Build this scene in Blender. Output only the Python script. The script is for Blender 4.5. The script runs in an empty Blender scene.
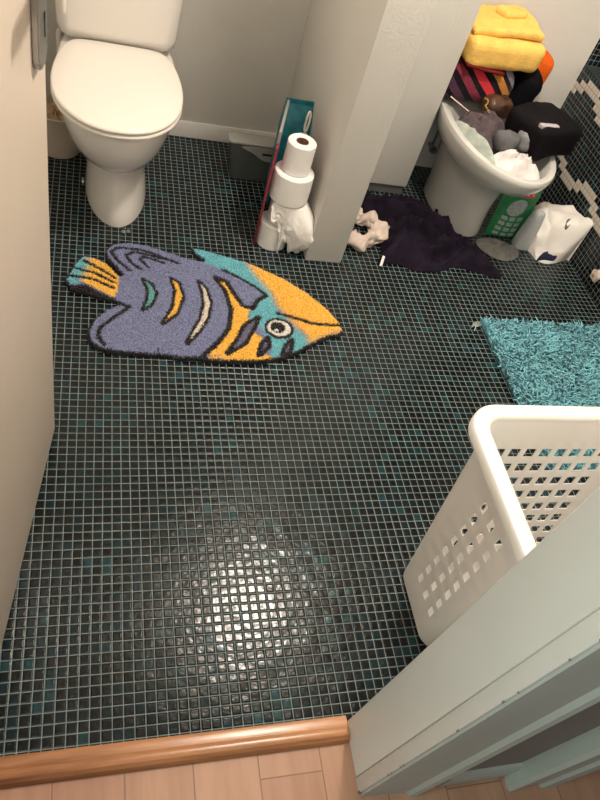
import bpy, bmesh, math, random
import numpy as np
from mathutils import Vector, Matrix, noise

COL = bpy.context.scene.collection
PI = math.pi
TILE = 0.022

# ------------------------------------------------------------------ materials
class NT:
    def __init__(self, name):
        self.m = bpy.data.materials.new(name); self.m.use_nodes = True
        self.t = self.m.node_tree; self.b = self.t.nodes['Principled BSDF']
    def n(self, kind, **props):
        x = self.t.nodes.new(kind)
        for k, v in props.items(): setattr(x, k, v)
        return x
    def put(self, sock, v):
        if hasattr(v, 'is_output'): self.t.links.new(v, sock)
        else: sock.default_value = v
    def math(self, op, a, b=None, c=None):
        x = self.n('ShaderNodeMath', operation=op)
        self.put(x.inputs[0], a)
        if b is not None: self.put(x.inputs[1], b)
        if c is not None: self.put(x.inputs[2], c)
        return x.outputs[0]
    def smooth(self, v, lo, hi):
        x = self.n('ShaderNodeMapRange', interpolation_type='SMOOTHSTEP')
        self.put(x.inputs['Value'], v); x.inputs['From Min'].default_value = lo; x.inputs['From Max'].default_value = hi
        return x.outputs['Result']
    def mix(self, f, a, b):
        x = self.n('ShaderNodeMix', data_type='RGBA')
        self.put(x.inputs[0], f)
        self.put(x.inputs[6], a if hasattr(a, 'is_output') else (*a, 1)); self.put(x.inputs[7], b if hasattr(b, 'is_output') else (*b, 1))
        return x.outputs[2]
    def ramp(self, f, stops, interp='LINEAR'):
        x = self.n('ShaderNodeValToRGB'); x.color_ramp.interpolation = interp
        e = x.color_ramp.elements
        while len(e) < len(stops): e.new(0.5)
        for k, (p, c) in enumerate(stops): e[k].position = p; e[k].color = (*c, 1)
        self.put(x.inputs[0], f); return x.outputs[0]
    def obj(self):
        return self.n('ShaderNodeTexCoord').outputs['Object']
    def xyz(self, v):
        s = self.n('ShaderNodeSeparateXYZ'); self.t.links.new(v, s.inputs[0]); return s.outputs
    def comb(self, x, y, z=0.0):
        c = self.n('ShaderNodeCombineXYZ')
        for i, v in enumerate((x, y, z)): self.put(c.inputs[i], v)
        return c.outputs[0]
    def noise(self, vec, scale, detail=3, rough=.5):
        x = self.n('ShaderNodeTexNoise'); self.put(x.inputs['Vector'], vec)
        x.inputs['Scale'].default_value = scale; x.inputs['Detail'].default_value = detail; x.inputs['Roughness'].default_value = rough
        return x.outputs['Fac']
    def bump(self, h, dist, strength=1):
        x = self.n('ShaderNodeBump'); self.put(x.inputs['Height'], h)
        x.inputs['Distance'].default_value = dist; x.inputs['Strength'].default_value = strength
        self.t.links.new(x.outputs[0], self.b.inputs['Normal'])
    def set(self, col=None, rough=None, metal=None, spec=None, coat=None, trans=None, sss=None, alpha=None, sheen=None):
        for k, v in (('Base Color', col), ('Roughness', rough), ('Metallic', metal), ('Specular IOR Level', spec), ('Coat Weight', coat),
                     ('Transmission Weight', trans), ('Subsurface Weight', sss), ('Alpha', alpha), ('Sheen Weight', sheen)):
            if v is None: continue
            self.put(self.b.inputs[k], (*v, 1) if isinstance(v, tuple) else v)
        return self

def plain(name, col, rough=.5, bump=0.0, bscale=40, var=0.0, vscale=6, **kw):
    """painted / plastic / ceramic surface with faint tonal variation and grain"""
    t = NT(name); o = t.obj()
    c = col
    if var:
        n = t.noise(o, vscale, 4)
        c = t.ramp(n, [(.3, tuple(v*(1-var) for v in col)), (.7, tuple(min(1, v*(1+var)) for v in col))])
    t.set(col=c, rough=rough, **kw)
    if bump: t.bump(t.noise(o, bscale, 3), bump)
    return t.m

def cloth(name, col, scale=260, var=.25, bump=.0012, rough=.95, sheen=.0):
    t = NT(name); o = t.obj()
    n = t.noise(o, 22, 4, .6); w = t.noise(o, scale, 2)
    c = t.ramp(n, [(.3, tuple(v*(1-var) for v in col)), (.72, tuple(v*(1+var) for v in col))])
    t.set(col=c, rough=rough, sheen=sheen, spec=.08)
    t.bump(w, bump)
    return t.m

def tiles(name, au, av, wave=False, grout=(.165, .21, .205), gloss=.15):
    """glass mosaic on a 22 mm grid; au/av = which object axes carry the grid; wave = white stepped bands"""
    t = NT(name); x = t.xyz(t.obj())
    u = t.math('DIVIDE', x[au], TILE); v = t.math('DIVIDE', x[av], TILE)
    iu, iv = t.math('FLOOR', u), t.math('FLOOR', v)
    fu, fv = t.math('FRACT', u), t.math('FRACT', v)
    eu = t.math('MINIMUM', fu, t.math('SUBTRACT', 1.0, fu)); ev = t.math('MINIMUM', fv, t.math('SUBTRACT', 1.0, fv))
    e = t.math('MINIMUM', eu, ev)
    face = t.smooth(e, .032, .06)
    wn = t.n('ShaderNodeTexWhiteNoise', noise_dimensions='2D'); t.put(wn.inputs['Vector'], t.comb(iu, iv))
    patch = t.noise(t.obj(), 4.5, 3)
    r = t.math('ADD', wn.outputs['Value'], t.math('MULTIPLY', t.math('SUBTRACT', patch, .5), 1.1))
    c = t.ramp(r, [(0, (.0030, .0036, .0042)), (.40, (.0036, .0056, .0068)), (.66, (.0036, .0090, .0115)), (.90, (.0042, .0150, .0200)), (.985, (.005, .022, .029)), (1, (.008, .042, .050))])
    grain = t.noise(t.obj(), 500, 2)
    c = t.mix(t.math('MULTIPLY', grain, .25), c, (.008, .009, .009))
    if wave:
        q = t.math('MODULO', t.math('ADD', t.math('SUBTRACT', iu, 86), 1400), 14)
        off = t.math('SUBTRACT', t.math('ADD', t.math('GREATER_THAN', q, 4.5), t.math('GREATER_THAN', q, 6.5)), t.math('GREATER_THAN', q, 11.5))
        k = t.math('SUBTRACT', iv, off)
        d1 = t.math('LESS_THAN', t.math('ABSOLUTE', t.math('SUBTRACT', k, 8.5)), 1.0)
        d2 = t.math('LESS_THAN', t.math('ABSOLUTE', t.math('SUBTRACT', k, 20.5)), 1.0)
        c = t.mix(t.math('MAXIMUM', d1, d2), c, (.62, .56, .48))
        grout = (.19, .21, .21)
    gn = t.noise(t.obj(), 14, 3)
    g = t.ramp(gn, [(.3, tuple(a*.75 for a in grout)), (.7, tuple(a*1.2 for a in grout))])
    t.set(col=t.mix(face, g, c), rough=t.math('ADD', t.math('MULTIPLY', face, gloss-.6), t.math('ADD', .6, t.math('MULTIPLY', grain, .08))), spec=.28)
    pillow = t.smooth(e, .03, .19)
    s = t.xyz(wn.outputs['Color'])
    tilt = t.math('ADD', t.math('MULTIPLY', t.math('SUBTRACT', s[0], .5), t.math('SUBTRACT', fu, .5)), t.math('MULTIPLY', t.math('SUBTRACT', s[1], .5), t.math('SUBTRACT', fv, .5)))
    h = t.math('ADD', t.math('MULTIPLY', pillow, .0011), t.math('MULTIPLY', tilt, .0005))
    h = t.math('ADD', h, t.math('ADD', t.math('MULTIPLY', t.noise(t.obj(), 130, 2), .0003), t.math('MULTIPLY', t.noise(t.obj(), 26, 2), .0016)))
    t.bump(h, 1.0)
    return t.m

def wood(name, c0, c1, axis, stretch=14, rough=.4, planks=None):
    t = NT(name); x = t.xyz(t.obj())
    p = [x[0], x[1], x[2]]
    q = [t.math('MULTIPLY', p[i], 3.0 if i == axis else 40.0) for i in range(3)]
    base = 0.0
    gap = None
    if planks:
        u = t.math('DIVIDE', t.math('SUBTRACT', x[0], planks[1]), planks[0]); iu = t.math('FLOOR', u); fu = t.math('FRACT', u)
        wn = t.n('ShaderNodeTexWhiteNoise', noise_dimensions='1D'); t.put(wn.inputs['W'], iu)
        v = t.math('ADD', t.math('DIVIDE', t.math('ADD', x[1], .102), .62), t.math('MULTIPLY', t.math('SUBTRACT', iu, 3), .37)); fv = t.math('FRACT', v)
        wn2 = t.n('ShaderNodeTexWhiteNoise', noise_dimensions='2D'); t.put(wn2.inputs['Vector'], t.comb(iu, t.math('FLOOR', v)))
        base = t.math('MULTIPLY', t.math('SUBTRACT', wn2.outputs['Value'], .5), .35)
        gu = t.math('MINIMUM', fu, t.math('SUBTRACT', 1.0, fu)); gv = t.math('MULTIPLY', t.math('MINIMUM', fv, t.math('SUBTRACT', 1.0, fv)), 4.6)
        gap = t.smooth(t.math('MINIMUM', gu, gv), .004, .016)
        q[2] = t.math('MULTIPLY', iu, 7.3)
    n = t.noise(t.comb(*q), 1.0, 6, .6)
    c = t.ramp(t.math('ADD', n, base), [(.25, c0), (.75, c1)])
    if gap is not None: c = t.mix(gap, tuple(v*.62 for v in c0), c)
    t.set(col=c, rough=rough)
    t.bump(n, .0006)
    return t.m

M = {}
M['floor'] = tiles('mosaic_floor', 0, 1)
M['tile_x'] = tiles('mosaic_wall_wave', 1, 2, wave=True)
M['tile_y'] = tiles('mosaic_wall_plain', 0, 2)
M['tile_z'] = tiles('mosaic_ledge', 0, 1, gloss=.3)
M['wall'] = plain('painted_wall', (.72, .70, .655), .75, .0012, 120, .03, 3)
M['wallshade'] = plain('shaded_wall_back', (.60, .575, .52), .8, .002, 150, .05, 4)  # darker wall colour: the shade behind the toilet is painted in
M['ceiling'] = plain('painted_ceiling', (.55, .52, .48), .9, .001, 80)
M['hallshade'] = plain('hall_wall_shade', (.23, .21, .20), .8, .001, 60, .05)  # shade of the hall recess put into a dark wall colour
M['plinth'] = plain('grey_plinth', (.12, .115, .11), .7, .001, 60, .1)
M['paint'] = plain('gloss_white_paint', (.66, .64, .60), .38, .0006, 30, .03, 5)
M['doorpaint'] = plain('door_paint', (.70, .60, .50), .45, .0006, 40, .03, 3)
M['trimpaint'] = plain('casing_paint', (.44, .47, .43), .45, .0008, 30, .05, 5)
M['chip'] = plain('chipped_paint', (.20, .17, .14), .8)
M['porcelain'] = plain('porcelain', (.80, .76, .71), .12, 0, coat=.3)
M['bidet'] = plain('porcelain_bidet', (.68, .67, .64), .14, 0, var=.03, coat=.3)
M['lid'] = plain('toilet_plastic', (.80, .75, .685), .28)
M['basket'] = plain('white_plastic', (.86, .84, .81), .42, .0003, 60, sss=.05)
M['chrome'] = plain('brushed_metal', (.42, .43, .42), .32, .0003, 200, metal=.9)
M['black'] = plain('black_slot', (.006, .006, .006), .6)
M['oak'] = wood('oak_threshold', (.17, .060, .022), (.55, .25, .105), 0, rough=.26)
M['parquet'] = wood('parquet', (.37, .19, .12), (.48, .265, .17), 1, rough=.42, planks=(.1325, -.109))
M['paper'] = plain('toilet_paper', (.90, .88, .85), .95, .0018, 220, .03)
M['tube'] = plain('cardboard', (.16, .075, .04), .9, .001, 80, .2)
M['navy'] = cloth('navy_cloth', (.013, .0095, .0175), var=.5)
M['cream'] = cloth('cream_cloth', (.66, .55, .48))
M['greysock'] = cloth('grey_knit', (.26, .26, .255))
M['darkgrey'] = cloth('dark_grey_knit', (.13, .13, .135))
M['midgrey'] = cloth('mid_grey_knit', (.21, .22, .225))
M['mauve'] = cloth('mauve_jersey', (.10, .078, .085))
M['whitecloth'] = cloth('white_cotton', (.80, .76, .75))
M['palegreen'] = cloth('pale_green_cloth', (.42, .47, .42))
M['yellow'] = cloth('yellow_terry', (.90, .57, .15), 180, .12, .003)
M['orange'] = cloth('orange_fleece', (.70, .115, .012), 120, .12, .002)
M['blackcloth'] = cloth('black_cloth', (.0045, .004, .006), var=.3)
M['blackbag'] = cloth('black_nylon', (.0055, .0045, .006), 400, .3, .0006, .7)
M['brown'] = plain('brown_shiny', (.07, .032, .018), .35, .002, 40, .5, 30)
M['gold'] = plain('gold_bead', (.55, .40, .13), .3, metal=.8)
M['silver'] = plain('silver_zip', (.42, .40, .42), .35, .001, 200, .3, 60)
M['bagwhite'] = plain('white_polythene', (.86, .82, .78), .45, .0015, 60, .02, sss=.1)
M['teal'] = plain('teal_wrap', (.006, .16, .21), .35, .002, 50, .35, 40)
M['palelabel'] = plain('pale_label', (.55, .60, .58), .5, var=.1)
M['redwrap'] = plain('red_wrap', (.21, .028, .038), .4, .001, 60, .3, 25)
M['wrapclear'] = plain('cloudy_wrap', (.55, .55, .52), .3, .001, 60, .1, trans=.55)
M['clear'] = plain('smoke_plastic', (.20, .22, .21), .22, 0, trans=.6)
M['clearlid'] = plain('cloudy_plastic', (.46, .46, .42), .3, 0, trans=.35)
M['clearbag'] = plain('thin_clear_film', (.66, .70, .72), .25, .002, 60, .1, trans=.2)
M['green'] = plain('green_pack', (.010, .20, .065), .35, .0015, 40, .25, 30)
M['red'] = plain('red_print', (.62, .04, .06), .4)
M['greyprint'] = plain('grey_print', (.33, .38, .40), .45, var=.3, vscale=120)
M['bluelogo'] = plain('navy_print', (.012, .014, .05), .4)
M['beige'] = plain('beige_bin', (.55, .48, .38), .45, .001, 60, .05)
M['kraft'] = cloth('crumpled_brown_paper', (.42, .30, .17), 60, .4, .004)
M['matteal'] = None

# ------------------------------------------------------------------ object helpers
def link(name, bm, mat, parent=None, angle=40, smooth=True):
    me = bpy.data.meshes.new(name)
    bmesh.ops.recalc_face_normals(bm, faces=bm.faces)
    bm.to_mesh(me); bm.free()
    for m in (mat if isinstance(mat, (list, tuple)) else [mat]): me.materials.append(m)
    if smooth:
        for p in me.polygons: p.use_smooth = True
        me.set_sharp_from_angle(angle=math.radians(angle))
    o = bpy.data.objects.new(name, me); COL.objects.link(o)
    if parent: o.parent = parent
    return o
def tag(o, label, cat, group=None):
    o['label'] = label; o['category'] = cat
    if group: o['group'] = group
    return o
def struct(o):
    o['kind'] = 'structure'; return o
def thing(name, label, cat, loc=(0, 0, 0), rz=0, group=None):
    o = bpy.data.objects.new(name, None); COL.objects.link(o); o.empty_display_size = .05
    o.location = loc; o.rotation_euler = (0, 0, rz)
    return tag(o, label, cat, group)

def box_into(bm, x0, x1, y0, y1, z0, z1, bev=0, seg=2, mat=0, xf=None):
    t = bmesh.new()
    bmesh.ops.create_cube(t, size=1)
    for v in t.verts: v.co = ((x0+x1)/2+v.co.x*(x1-x0), (y0+y1)/2+v.co.y*(y1-y0), (z0+z1)/2+v.co.z*(z1-z0))
    if bev: bmesh.ops.bevel(t, geom=t.edges[:], offset=bev, segments=seg, affect='EDGES', profile=.5)
    if xf:
        for v in t.verts: v.co = xf(v.co)
    join(bm, t, mat)
def join(bm, t, mat=0):
    vs = [bm.verts.new(v.co) for v in t.verts]
    t.verts.index_update()
    for f in t.faces:
        nf = bm.faces.new([vs[v.index] for v in f.verts]); nf.material_index = mat
    t.free()
def box(name, mat, x0, x1, y0, y1, z0, z1, bev=0, parent=None, seg=2, xf=None):
    bm = bmesh.new(); box_into(bm, x0, x1, y0, y1, z0, z1, bev, seg, xf=xf)
    return link(name, bm, mat, parent)
def loft_into(bm, rings, cap0=True, cap1=True, mat=0, closed=True):
    R = [[bm.verts.new(p) for p in r] for r in rings]
    n = len(R[0])
    for a, b in zip(R, R[1:]):
        for i in range(n if closed else n-1):
            f = bm.faces.new((a[i], a[(i+1) % n], b[(i+1) % n], b[i])); f.material_index = mat
    if cap0: bm.faces.new(R[0][::-1]).material_index = mat
    if cap1: bm.faces.new(R[-1]).material_index = mat
    return R
def lathe_into(bm, prof, c=(0, 0), seg=40, cap0=True, cap1=True, mat=0):
    loft_into(bm, [[(c[0]+r*math.cos(2*PI*k/seg), c[1]+r*math.sin(2*PI*k/seg), z) for k in range(seg)] for r, z in prof], cap0, cap1, mat)
def tube_into(bm, pts, r, seg=8, mat=0):
    pts = [Vector(p) for p in pts]; rings = []
    up = Vector((0.013, .021, 1))
    for i, p in enumerate(pts):
        d = (pts[min(i+1, len(pts)-1)]-pts[max(i-1, 0)]).normalized()
        a = d.cross(up)
        if a.length < 1e-3: a = d.cross(Vector((1, 0, 0)))
        a.normalize(); b = d.cross(a)
        rr = r[i] if isinstance(r, (list, tuple)) else r
        rings.append([p+a*rr*math.cos(2*PI*k/seg)+b*rr*math.sin(2*PI*k/seg) for k in range(seg)])
    loft_into(bm, rings, mat=mat)
def catmull(P, n, closed=True):
    P = [np.array(p, float) for p in P]; out = []; L = len(P)
    for i in range(L if closed else L-1):
        if closed: a, b, c, d = P[i-1], P[i], P[(i+1) % L], P[(i+2) % L]
        else: a, b, c, d = P[max(i-1, 0)], P[i], P[i+1], P[min(i+2, L-1)]
        for k in range(n):
            t = k/n
            out.append(.5*((2*b)+(-a+c)*t+(2*a-5*b+4*c-d)*t*t+(-a+3*b-3*c+d)*t**3))
    if not closed: out.append(P[-1])
    return out
def soft_box(name, mat, size, bev, loc, rot=(0, 0, 0), amp=.006, freq=14, cuts=10, parent=None, seed=0, post=None):
    """a limp, padded block: bevelled, subdivided and crumpled"""
    bm = bmesh.new(); bmesh.ops.create_cube(bm, size=1)
    for v in bm.verts: v.co = Vector((v.co.x*size[0], v.co.y*size[1], v.co.z*size[2]))
    bmesh.ops.bevel(bm, geom=bm.edges[:], offset=bev, segments=5, affect='EDGES', profile=.5)
    bmesh.ops.triangulate(bm, faces=[f for f in bm.faces if len(f.verts) > 4])
    bmesh.ops.subdivide_edges(bm, edges=[e for e in bm.edges if e.calc_length() > .03], cuts=cuts, use_grid_fill=True)
    Rm = Matrix.Rotation(rot[2], 3, 'Z') @ Matrix.Rotation(rot[1], 3, 'Y') @ Matrix.Rotation(rot[0], 3, 'X')
    for v in bm.verts:
        p = v.co.copy()
        d = noise.noise_vector(p*freq+Vector((seed*7.1, seed*3.3, 1)))
        d2 = noise.noise_vector(p*freq*2.7+Vector((seed*2.1, 5, seed)))
        p += d*amp+d2*amp*.4
        if post: p = post(p)
        v.co = Rm @ p + Vector(loc)
    return link(name, bm, mat, parent, angle=60)
def heap(name, mat, pts, h, base=0.0, seed=1, p=2.2, amp=.5, freq=9, n=8, rings=26, center=None, parent=None, warp=.05, rim=.004, mats=None, matfn=None):
    """crumpled cloth lying on something: star-shaped outline, ridged folds, closed underneath"""
    O = catmull(pts, n); O = [np.array(o[:2]) for o in O]
    c = np.array(center) if center else sum(O)/len(O)
    B = base if callable(base) else (lambda x, y: base)
    bm = bmesh.new(); R = []
    def z(q, t):
        x, y = q
        w = noise.noise_vector(Vector((x*freq*.6, y*freq*.6, seed*3.7)))
        s = Vector((x*freq+w.x*warp*freq*3, y*freq*1.5+w.y*warp*freq*3, seed*1.9))
        f1 = 1-abs(noise.noise(s))*2.2; f2 = 1-abs(noise.noise(s*2.3+Vector((3, 1, 2))))*2
        fold = .7*f1+.3*f2
        env = (1-t**p)
        return B(x, y)+rim+max(.001, h*env*(1-amp+amp*fold))
    for k in range(rings+1):
        t = k/rings; tt = t
        ring = []
        for o in O:
            q = c+(o-c)*tt
            jig = noise.noise_vector(Vector((q[0]*30, q[1]*30, seed)))*.0035*min(1, t*2)
            q2 = (q[0]+jig.x, q[1]+jig.y)
            ring.append((q2[0], q2[1], z(q2, t)))
        R.append(ring)
    mid = bm.verts.new((c[0], c[1], z(c, 0)))
    V = [[bm.verts.new(pp) for pp in r] for r in R[1:]]
    L = len(O)
    for i in range(L): bm.faces.new((mid, V[0][i], V[0][(i+1) % L]))
    for a, b in zip(V, V[1:]):
        for i in range(L): bm.faces.new((a[i], b[i], b[(i+1) % L], a[(i+1) % L]))
    low = [bm.verts.new((v.co.x, v.co.y, B(v.co.x, v.co.y)+.0015)) for v in V[-1]]
    for i in range(L): bm.faces.new((V[-1][i], low[i], low[(i+1) % L], V[-1][(i+1) % L]))
    cb = bm.verts.new((c[0], c[1], B(*c)+.0015))
    for i in range(L): bm.faces.new((cb, low[(i+1) % L], low[i]))
    if matfn:
        for f in bm.faces: f.material_index = matfn(f.calc_center_median())
    return link(name, bm, mats or mat, parent, angle=75)
FISH = {}
FISH['OUT'] = [(0.026,1.353),(-0.01,1.405),(-0.048,1.43),(-0.094,1.436),(-0.119,1.389),(-0.143,1.31),(-0.122,1.266),(-0.079,1.26),(-0.035,1.242),(0.005,1.233),(0.016,1.223),(-0.02,1.198),(-0.056,1.153),(-0.074,1.101),(-0.068,1.06),(-0.04,1.033),(0.001,1.021),(0.07,1.015),(0.134,1.014),(0.191,1.007),(0.249,1.008),(0.293,1.001),(0.338,1.0),(0.438,1.005),(0.52,1.026),(0.564,1.052),(0.611,1.084),(0.678,1.124),(0.714,1.132),(0.737,1.153),(0.735,1.192),(0.704,1.257),(0.64,1.337),(0.57,1.398),(0.489,1.446),(0.439,1.471),(0.372,1.492),(0.289,1.519),(0.251,1.52),(0.265,1.479),(0.292,1.453),(0.251,1.461),(0.17,1.491),(0.114,1.515),(0.049,1.519),(-0.002,1.506),(-0.027,1.463),(-0.019,1.423),(0.009,1.381)]
FISH['TAIL_Y'] = [(0.02,1.347),(-0.01,1.39),(-0.048,1.415),(-0.086,1.417),(-0.103,1.368),(-0.095,1.311),(-0.058,1.287),(-0.021,1.263),(0.005,1.246),(0.018,1.278)]
FISH['TAIL_T'] = [(-0.067,1.401),(-0.094,1.431),(-0.119,1.389),(-0.14,1.312),(-0.123,1.284),(-0.098,1.305),(-0.081,1.347)]
FISH['TAIL_K'] = [(-0.13,1.291),(-0.076,1.296),(-0.046,1.272),(0.005,1.244),(0.001,1.232),(-0.079,1.26),(-0.122,1.266)]
FISH['CRES_T'] = [(0.094,1.337),(0.119,1.317),(0.132,1.272),(0.116,1.226),(0.091,1.201),(0.107,1.247),(0.109,1.298)]
FISH['CRES_O'] = [(0.183,1.35),(0.206,1.329),(0.216,1.269),(0.193,1.195),(0.148,1.146),(0.182,1.215),(0.195,1.295)]
FISH['CRES_W'] = [(0.271,1.344),(0.293,1.311),(0.301,1.248),(0.286,1.18),(0.258,1.125),(0.217,1.07),(0.233,1.107),(0.266,1.179),(0.282,1.247),(0.28,1.304)]
FISH['GILL_Y'] = [(0.331,1.369),(0.359,1.362),(0.379,1.311),(0.397,1.257),(0.428,1.234),(0.414,1.19),(0.39,1.123),(0.334,1.031),(0.265,1.021),(0.307,1.071),(0.348,1.136),(0.365,1.22),(0.354,1.311)]
FISH['HEAD_T'] = [(0.255,1.517),(0.288,1.512),(0.372,1.486),(0.438,1.462),(0.462,1.408),(0.486,1.361),(0.513,1.309),(0.514,1.256),(0.532,1.211),(0.566,1.157),(0.606,1.105),(0.565,1.055),(0.464,1.023),(0.479,1.076),(0.444,1.17),(0.418,1.191),(0.431,1.231),(0.458,1.274),(0.491,1.301),(0.458,1.339),(0.403,1.383),(0.356,1.411),(0.299,1.439)]
FISH['SNOUT_Y'] = [(0.439,1.469),(0.488,1.442),(0.57,1.394),(0.639,1.333),(0.704,1.254),(0.735,1.192),(0.731,1.152),(0.679,1.132),(0.604,1.094),(0.602,1.127),(0.567,1.169),(0.542,1.217),(0.522,1.256),(0.513,1.309),(0.486,1.361),(0.462,1.408)]
FISH['JAW_Y'] = [(0.334,1.031),(0.389,1.112),(0.414,1.19),(0.426,1.126),(0.451,1.106),(0.431,1.042),(0.472,1.029),(0.479,1.019),(0.4,1.01),(0.264,1.013)]
FISH['LEAF'] = [[(0.45,1.195),(0.429,1.147),(0.393,1.081),(0.335,1.035),(0.371,1.09),(0.402,1.156)],[(0.47,1.107),(0.466,1.07),(0.432,1.034),(0.448,1.082)],[(0.547,1.103),(0.532,1.053),(0.507,1.036),(0.524,1.076)]]
FISH['EYE'] = [[(0.561,1.147),(0.556,1.133),(0.547,1.12),(0.535,1.111),(0.521,1.106),(0.505,1.105),(0.491,1.109),(0.478,1.116),(0.469,1.128),(0.464,1.141),(0.464,1.156),(0.468,1.17),(0.477,1.182),(0.489,1.192),(0.504,1.198),(0.52,1.199),(0.534,1.195),(0.547,1.187),(0.556,1.175),(0.561,1.162)],[(0.552,1.149),(0.548,1.138),(0.541,1.129),(0.531,1.122),(0.519,1.119),(0.507,1.118),(0.496,1.121),(0.486,1.127),(0.478,1.135),(0.474,1.145),(0.474,1.156),(0.477,1.166),(0.484,1.176),(0.494,1.183),(0.505,1.187),(0.518,1.187),(0.53,1.184),(0.54,1.178),(0.547,1.17),(0.551,1.16)],[(0.534,1.153),(0.532,1.146),(0.527,1.139),(0.521,1.134),(0.513,1.131),(0.505,1.131),(0.498,1.133),(0.491,1.137),(0.486,1.143),(0.484,1.15),(0.484,1.158),(0.486,1.165),(0.491,1.172),(0.497,1.177),(0.505,1.18),(0.513,1.18),(0.52,1.178),(0.527,1.174),(0.532,1.168),(0.534,1.161)],[(0.509,1.143),(0.508,1.141),(0.507,1.14),(0.505,1.138),(0.503,1.137),(0.501,1.137),(0.499,1.138),(0.498,1.139),(0.496,1.14),(0.496,1.142),(0.496,1.145),(0.496,1.147),(0.498,1.148),(0.499,1.15),(0.501,1.15),(0.503,1.151),(0.505,1.15),(0.507,1.149),(0.508,1.147),(0.509,1.145)]]
FISH['STROKES'] = [[(0.055,1.374),(0.013,1.423),(-0.002,1.458),(0.017,1.481),(0.081,1.481),(0.136,1.463),(0.212,1.426)],[(0.088,1.384),(0.056,1.416),(0.044,1.449),(0.071,1.466),(0.12,1.455),(0.176,1.439)],[(0.114,1.396),(0.087,1.428),(0.097,1.447),(0.127,1.437),(0.163,1.423)],[(0.012,1.225),(0.052,1.211),(0.008,1.164),(-0.031,1.119),(-0.041,1.084),(-0.023,1.05)],[(0.131,1.045),(0.13,1.006)],[(0.01,1.334),(-0.04,1.375),(-0.084,1.403)],[(0.007,1.313),(-0.051,1.35),(-0.109,1.367)],[(0.005,1.288),(-0.058,1.324),(-0.124,1.331)],[(0.327,1.368),(0.354,1.311),(0.365,1.22),(0.349,1.139),(0.307,1.074),(0.262,1.024)],[(0.327,1.374),(0.363,1.354),(0.385,1.296),(0.404,1.246),(0.436,1.234),(0.458,1.274),(0.491,1.301)],[(0.356,1.411),(0.403,1.383),(0.458,1.339),(0.491,1.301)],[(0.517,1.219),(0.573,1.203),(0.629,1.182),(0.689,1.18),(0.735,1.181)]]
# ------------------------------------------------------------------ the setting
XL, XR, XF = -.42, 1.86, 2.6          # left wall, tiled bath side, far right wall
YB, YF, YH = 2.235, -.02, -.152       # back wall, bathroom side / hall side of the door wall
ZC, ZL = 2.42, .55
struct(box('floor', M['floor'], XL-.1, XF+.1, -.012, YB+.1, -.05, 0))
struct(box('floor', M['parquet'], -1.6, 2.2, -1.9, -.05, -.06, -.010))
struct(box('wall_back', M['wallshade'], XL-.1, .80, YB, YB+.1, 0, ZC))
struct(box('wall_back', M['wall'], .80, XR, YB, YB+.1, 0, ZC))
struct(box('wall_back', M['tile_y'], XR, XF+.1, YB, YB+.1, 0, ZC))
struct(box('wall_left', M['wall'], XL-.1, XL, YF, YB, 0, ZC))
struct(box('wall_right', M['tile_x'], XR, XR+.1, YF, YB, 0, ZL-.004))
struct(box('trim_1', M['tile_z'], XR, XF, YF, YB, ZL-.004, ZL))
struct(box('wall_right', M['wall'], XF, XF+.1, YF, YB, ZL, ZC))
struct(box('ceiling', M['ceiling'], XL-.1, XF+.1, YF, YB+.1, ZC, ZC+.08))
# stub wall between toilet and bidet, and the boxed pipe chase behind it
struct(box('wall_middle', M['wall'], .668, .803, 1.518, YB, 0, ZC, .003))
struct(box('wall_chase', M['wall'], .803, 1.183, 1.992, YB, .040, ZC, .004))
struct(box('trim_2', M['plinth'], .803, 1.176, 2.0, YB, 0, .040))
# door wall with the opening
struct(box('wall_front', M['wall'], XL-.1, -.275, YH, YF, -.01, ZC))
struct(box('wall_front', M['wall'], .505, XF+.1, YH, YF, -.01, ZC))
struct(box('wall_front', M['wall'], -.275, .505, YH, YF, 2.08, ZC))
# baseboard behind the toilet
def bboard(name, x0, x1, y, z1=.062, d=.014, mat='wall', s=-1):
    bm = bmesh.new()
    prof = [(0, 0), (d, 0), (d, z1-.012), (d*.5, z1), (0, z1)]
    loft_into(bm, [[(x, y+s*a, b) for a, b in prof] for x in (x0, x1)])
    return struct(link(name, bm, M[mat]))
bboard('baseboard_back', XL, .668, YB)
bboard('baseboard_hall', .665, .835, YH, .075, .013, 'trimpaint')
# threshold
def threshold():
    prof = [(-.004, -.006), (-.004, .003), (-.010, .0055), (-.026, .0060), (-.030, .0085), (-.036, .0105), (-.045, .0095), (-.052, .004), (-.056, -.004), (-.057, -.0100), (-.004, -.010)]
    bm = bmesh.new(); loft_into(bm, [[(x, y, z) for y, z in prof] for x in (-.262, .4895)])
    return struct(link('trim_3', bm, M['oak'], angle=25))
threshold()
# right jamb: flat lining, narrow bead, then the casing on the hall side
def jamb():
    bm = bmesh.new()
    box_into(bm, .490, .506, -.1243, YF+.004, -.009, 2.07, .002, 1)
    box_into(bm, .488, .506, -.154, -.1245, -.009, 2.07, .0035, 2)
    o = struct(link('trim_4', bm, M['paint']))
    bm = bmesh.new()
    rnd = random.Random(4)
    for k in range(13):                                    # chips along the arris
        z = rnd.uniform(.02, 1.0); w = rnd.uniform(.0005, .0016)
        box_into(bm, .4872, .4892, -.1546-w*.3, -.1525+w*.3, z, z+rnd.uniform(.002, .007), .0005, 1)
    box_into(bm, .4872, .495, -.1546, -.1490, -.009, .006, .001, 1)
    link('chipped_edge', bm, M['chip'], o)
    # casing profile, swept up the wall
    prof = [(.494, -.150), (.494, -.158), (.512, -.160), (.562, -.1615), (.592, -.1645), (.600, -.172), (.612, -.175), (.622, -.172), (.628, -.160), (.628, -.150)]
    bm = bmesh.new(); loft_into(bm, [[(x, y, z) for x, y in prof] for z in (-.0095, 2.12)])
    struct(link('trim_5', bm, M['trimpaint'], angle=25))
jamb()
struct(box('trim_6', M['paint'], -.275, -.262, YH, YF, -.009, 2.07, .002))
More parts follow.
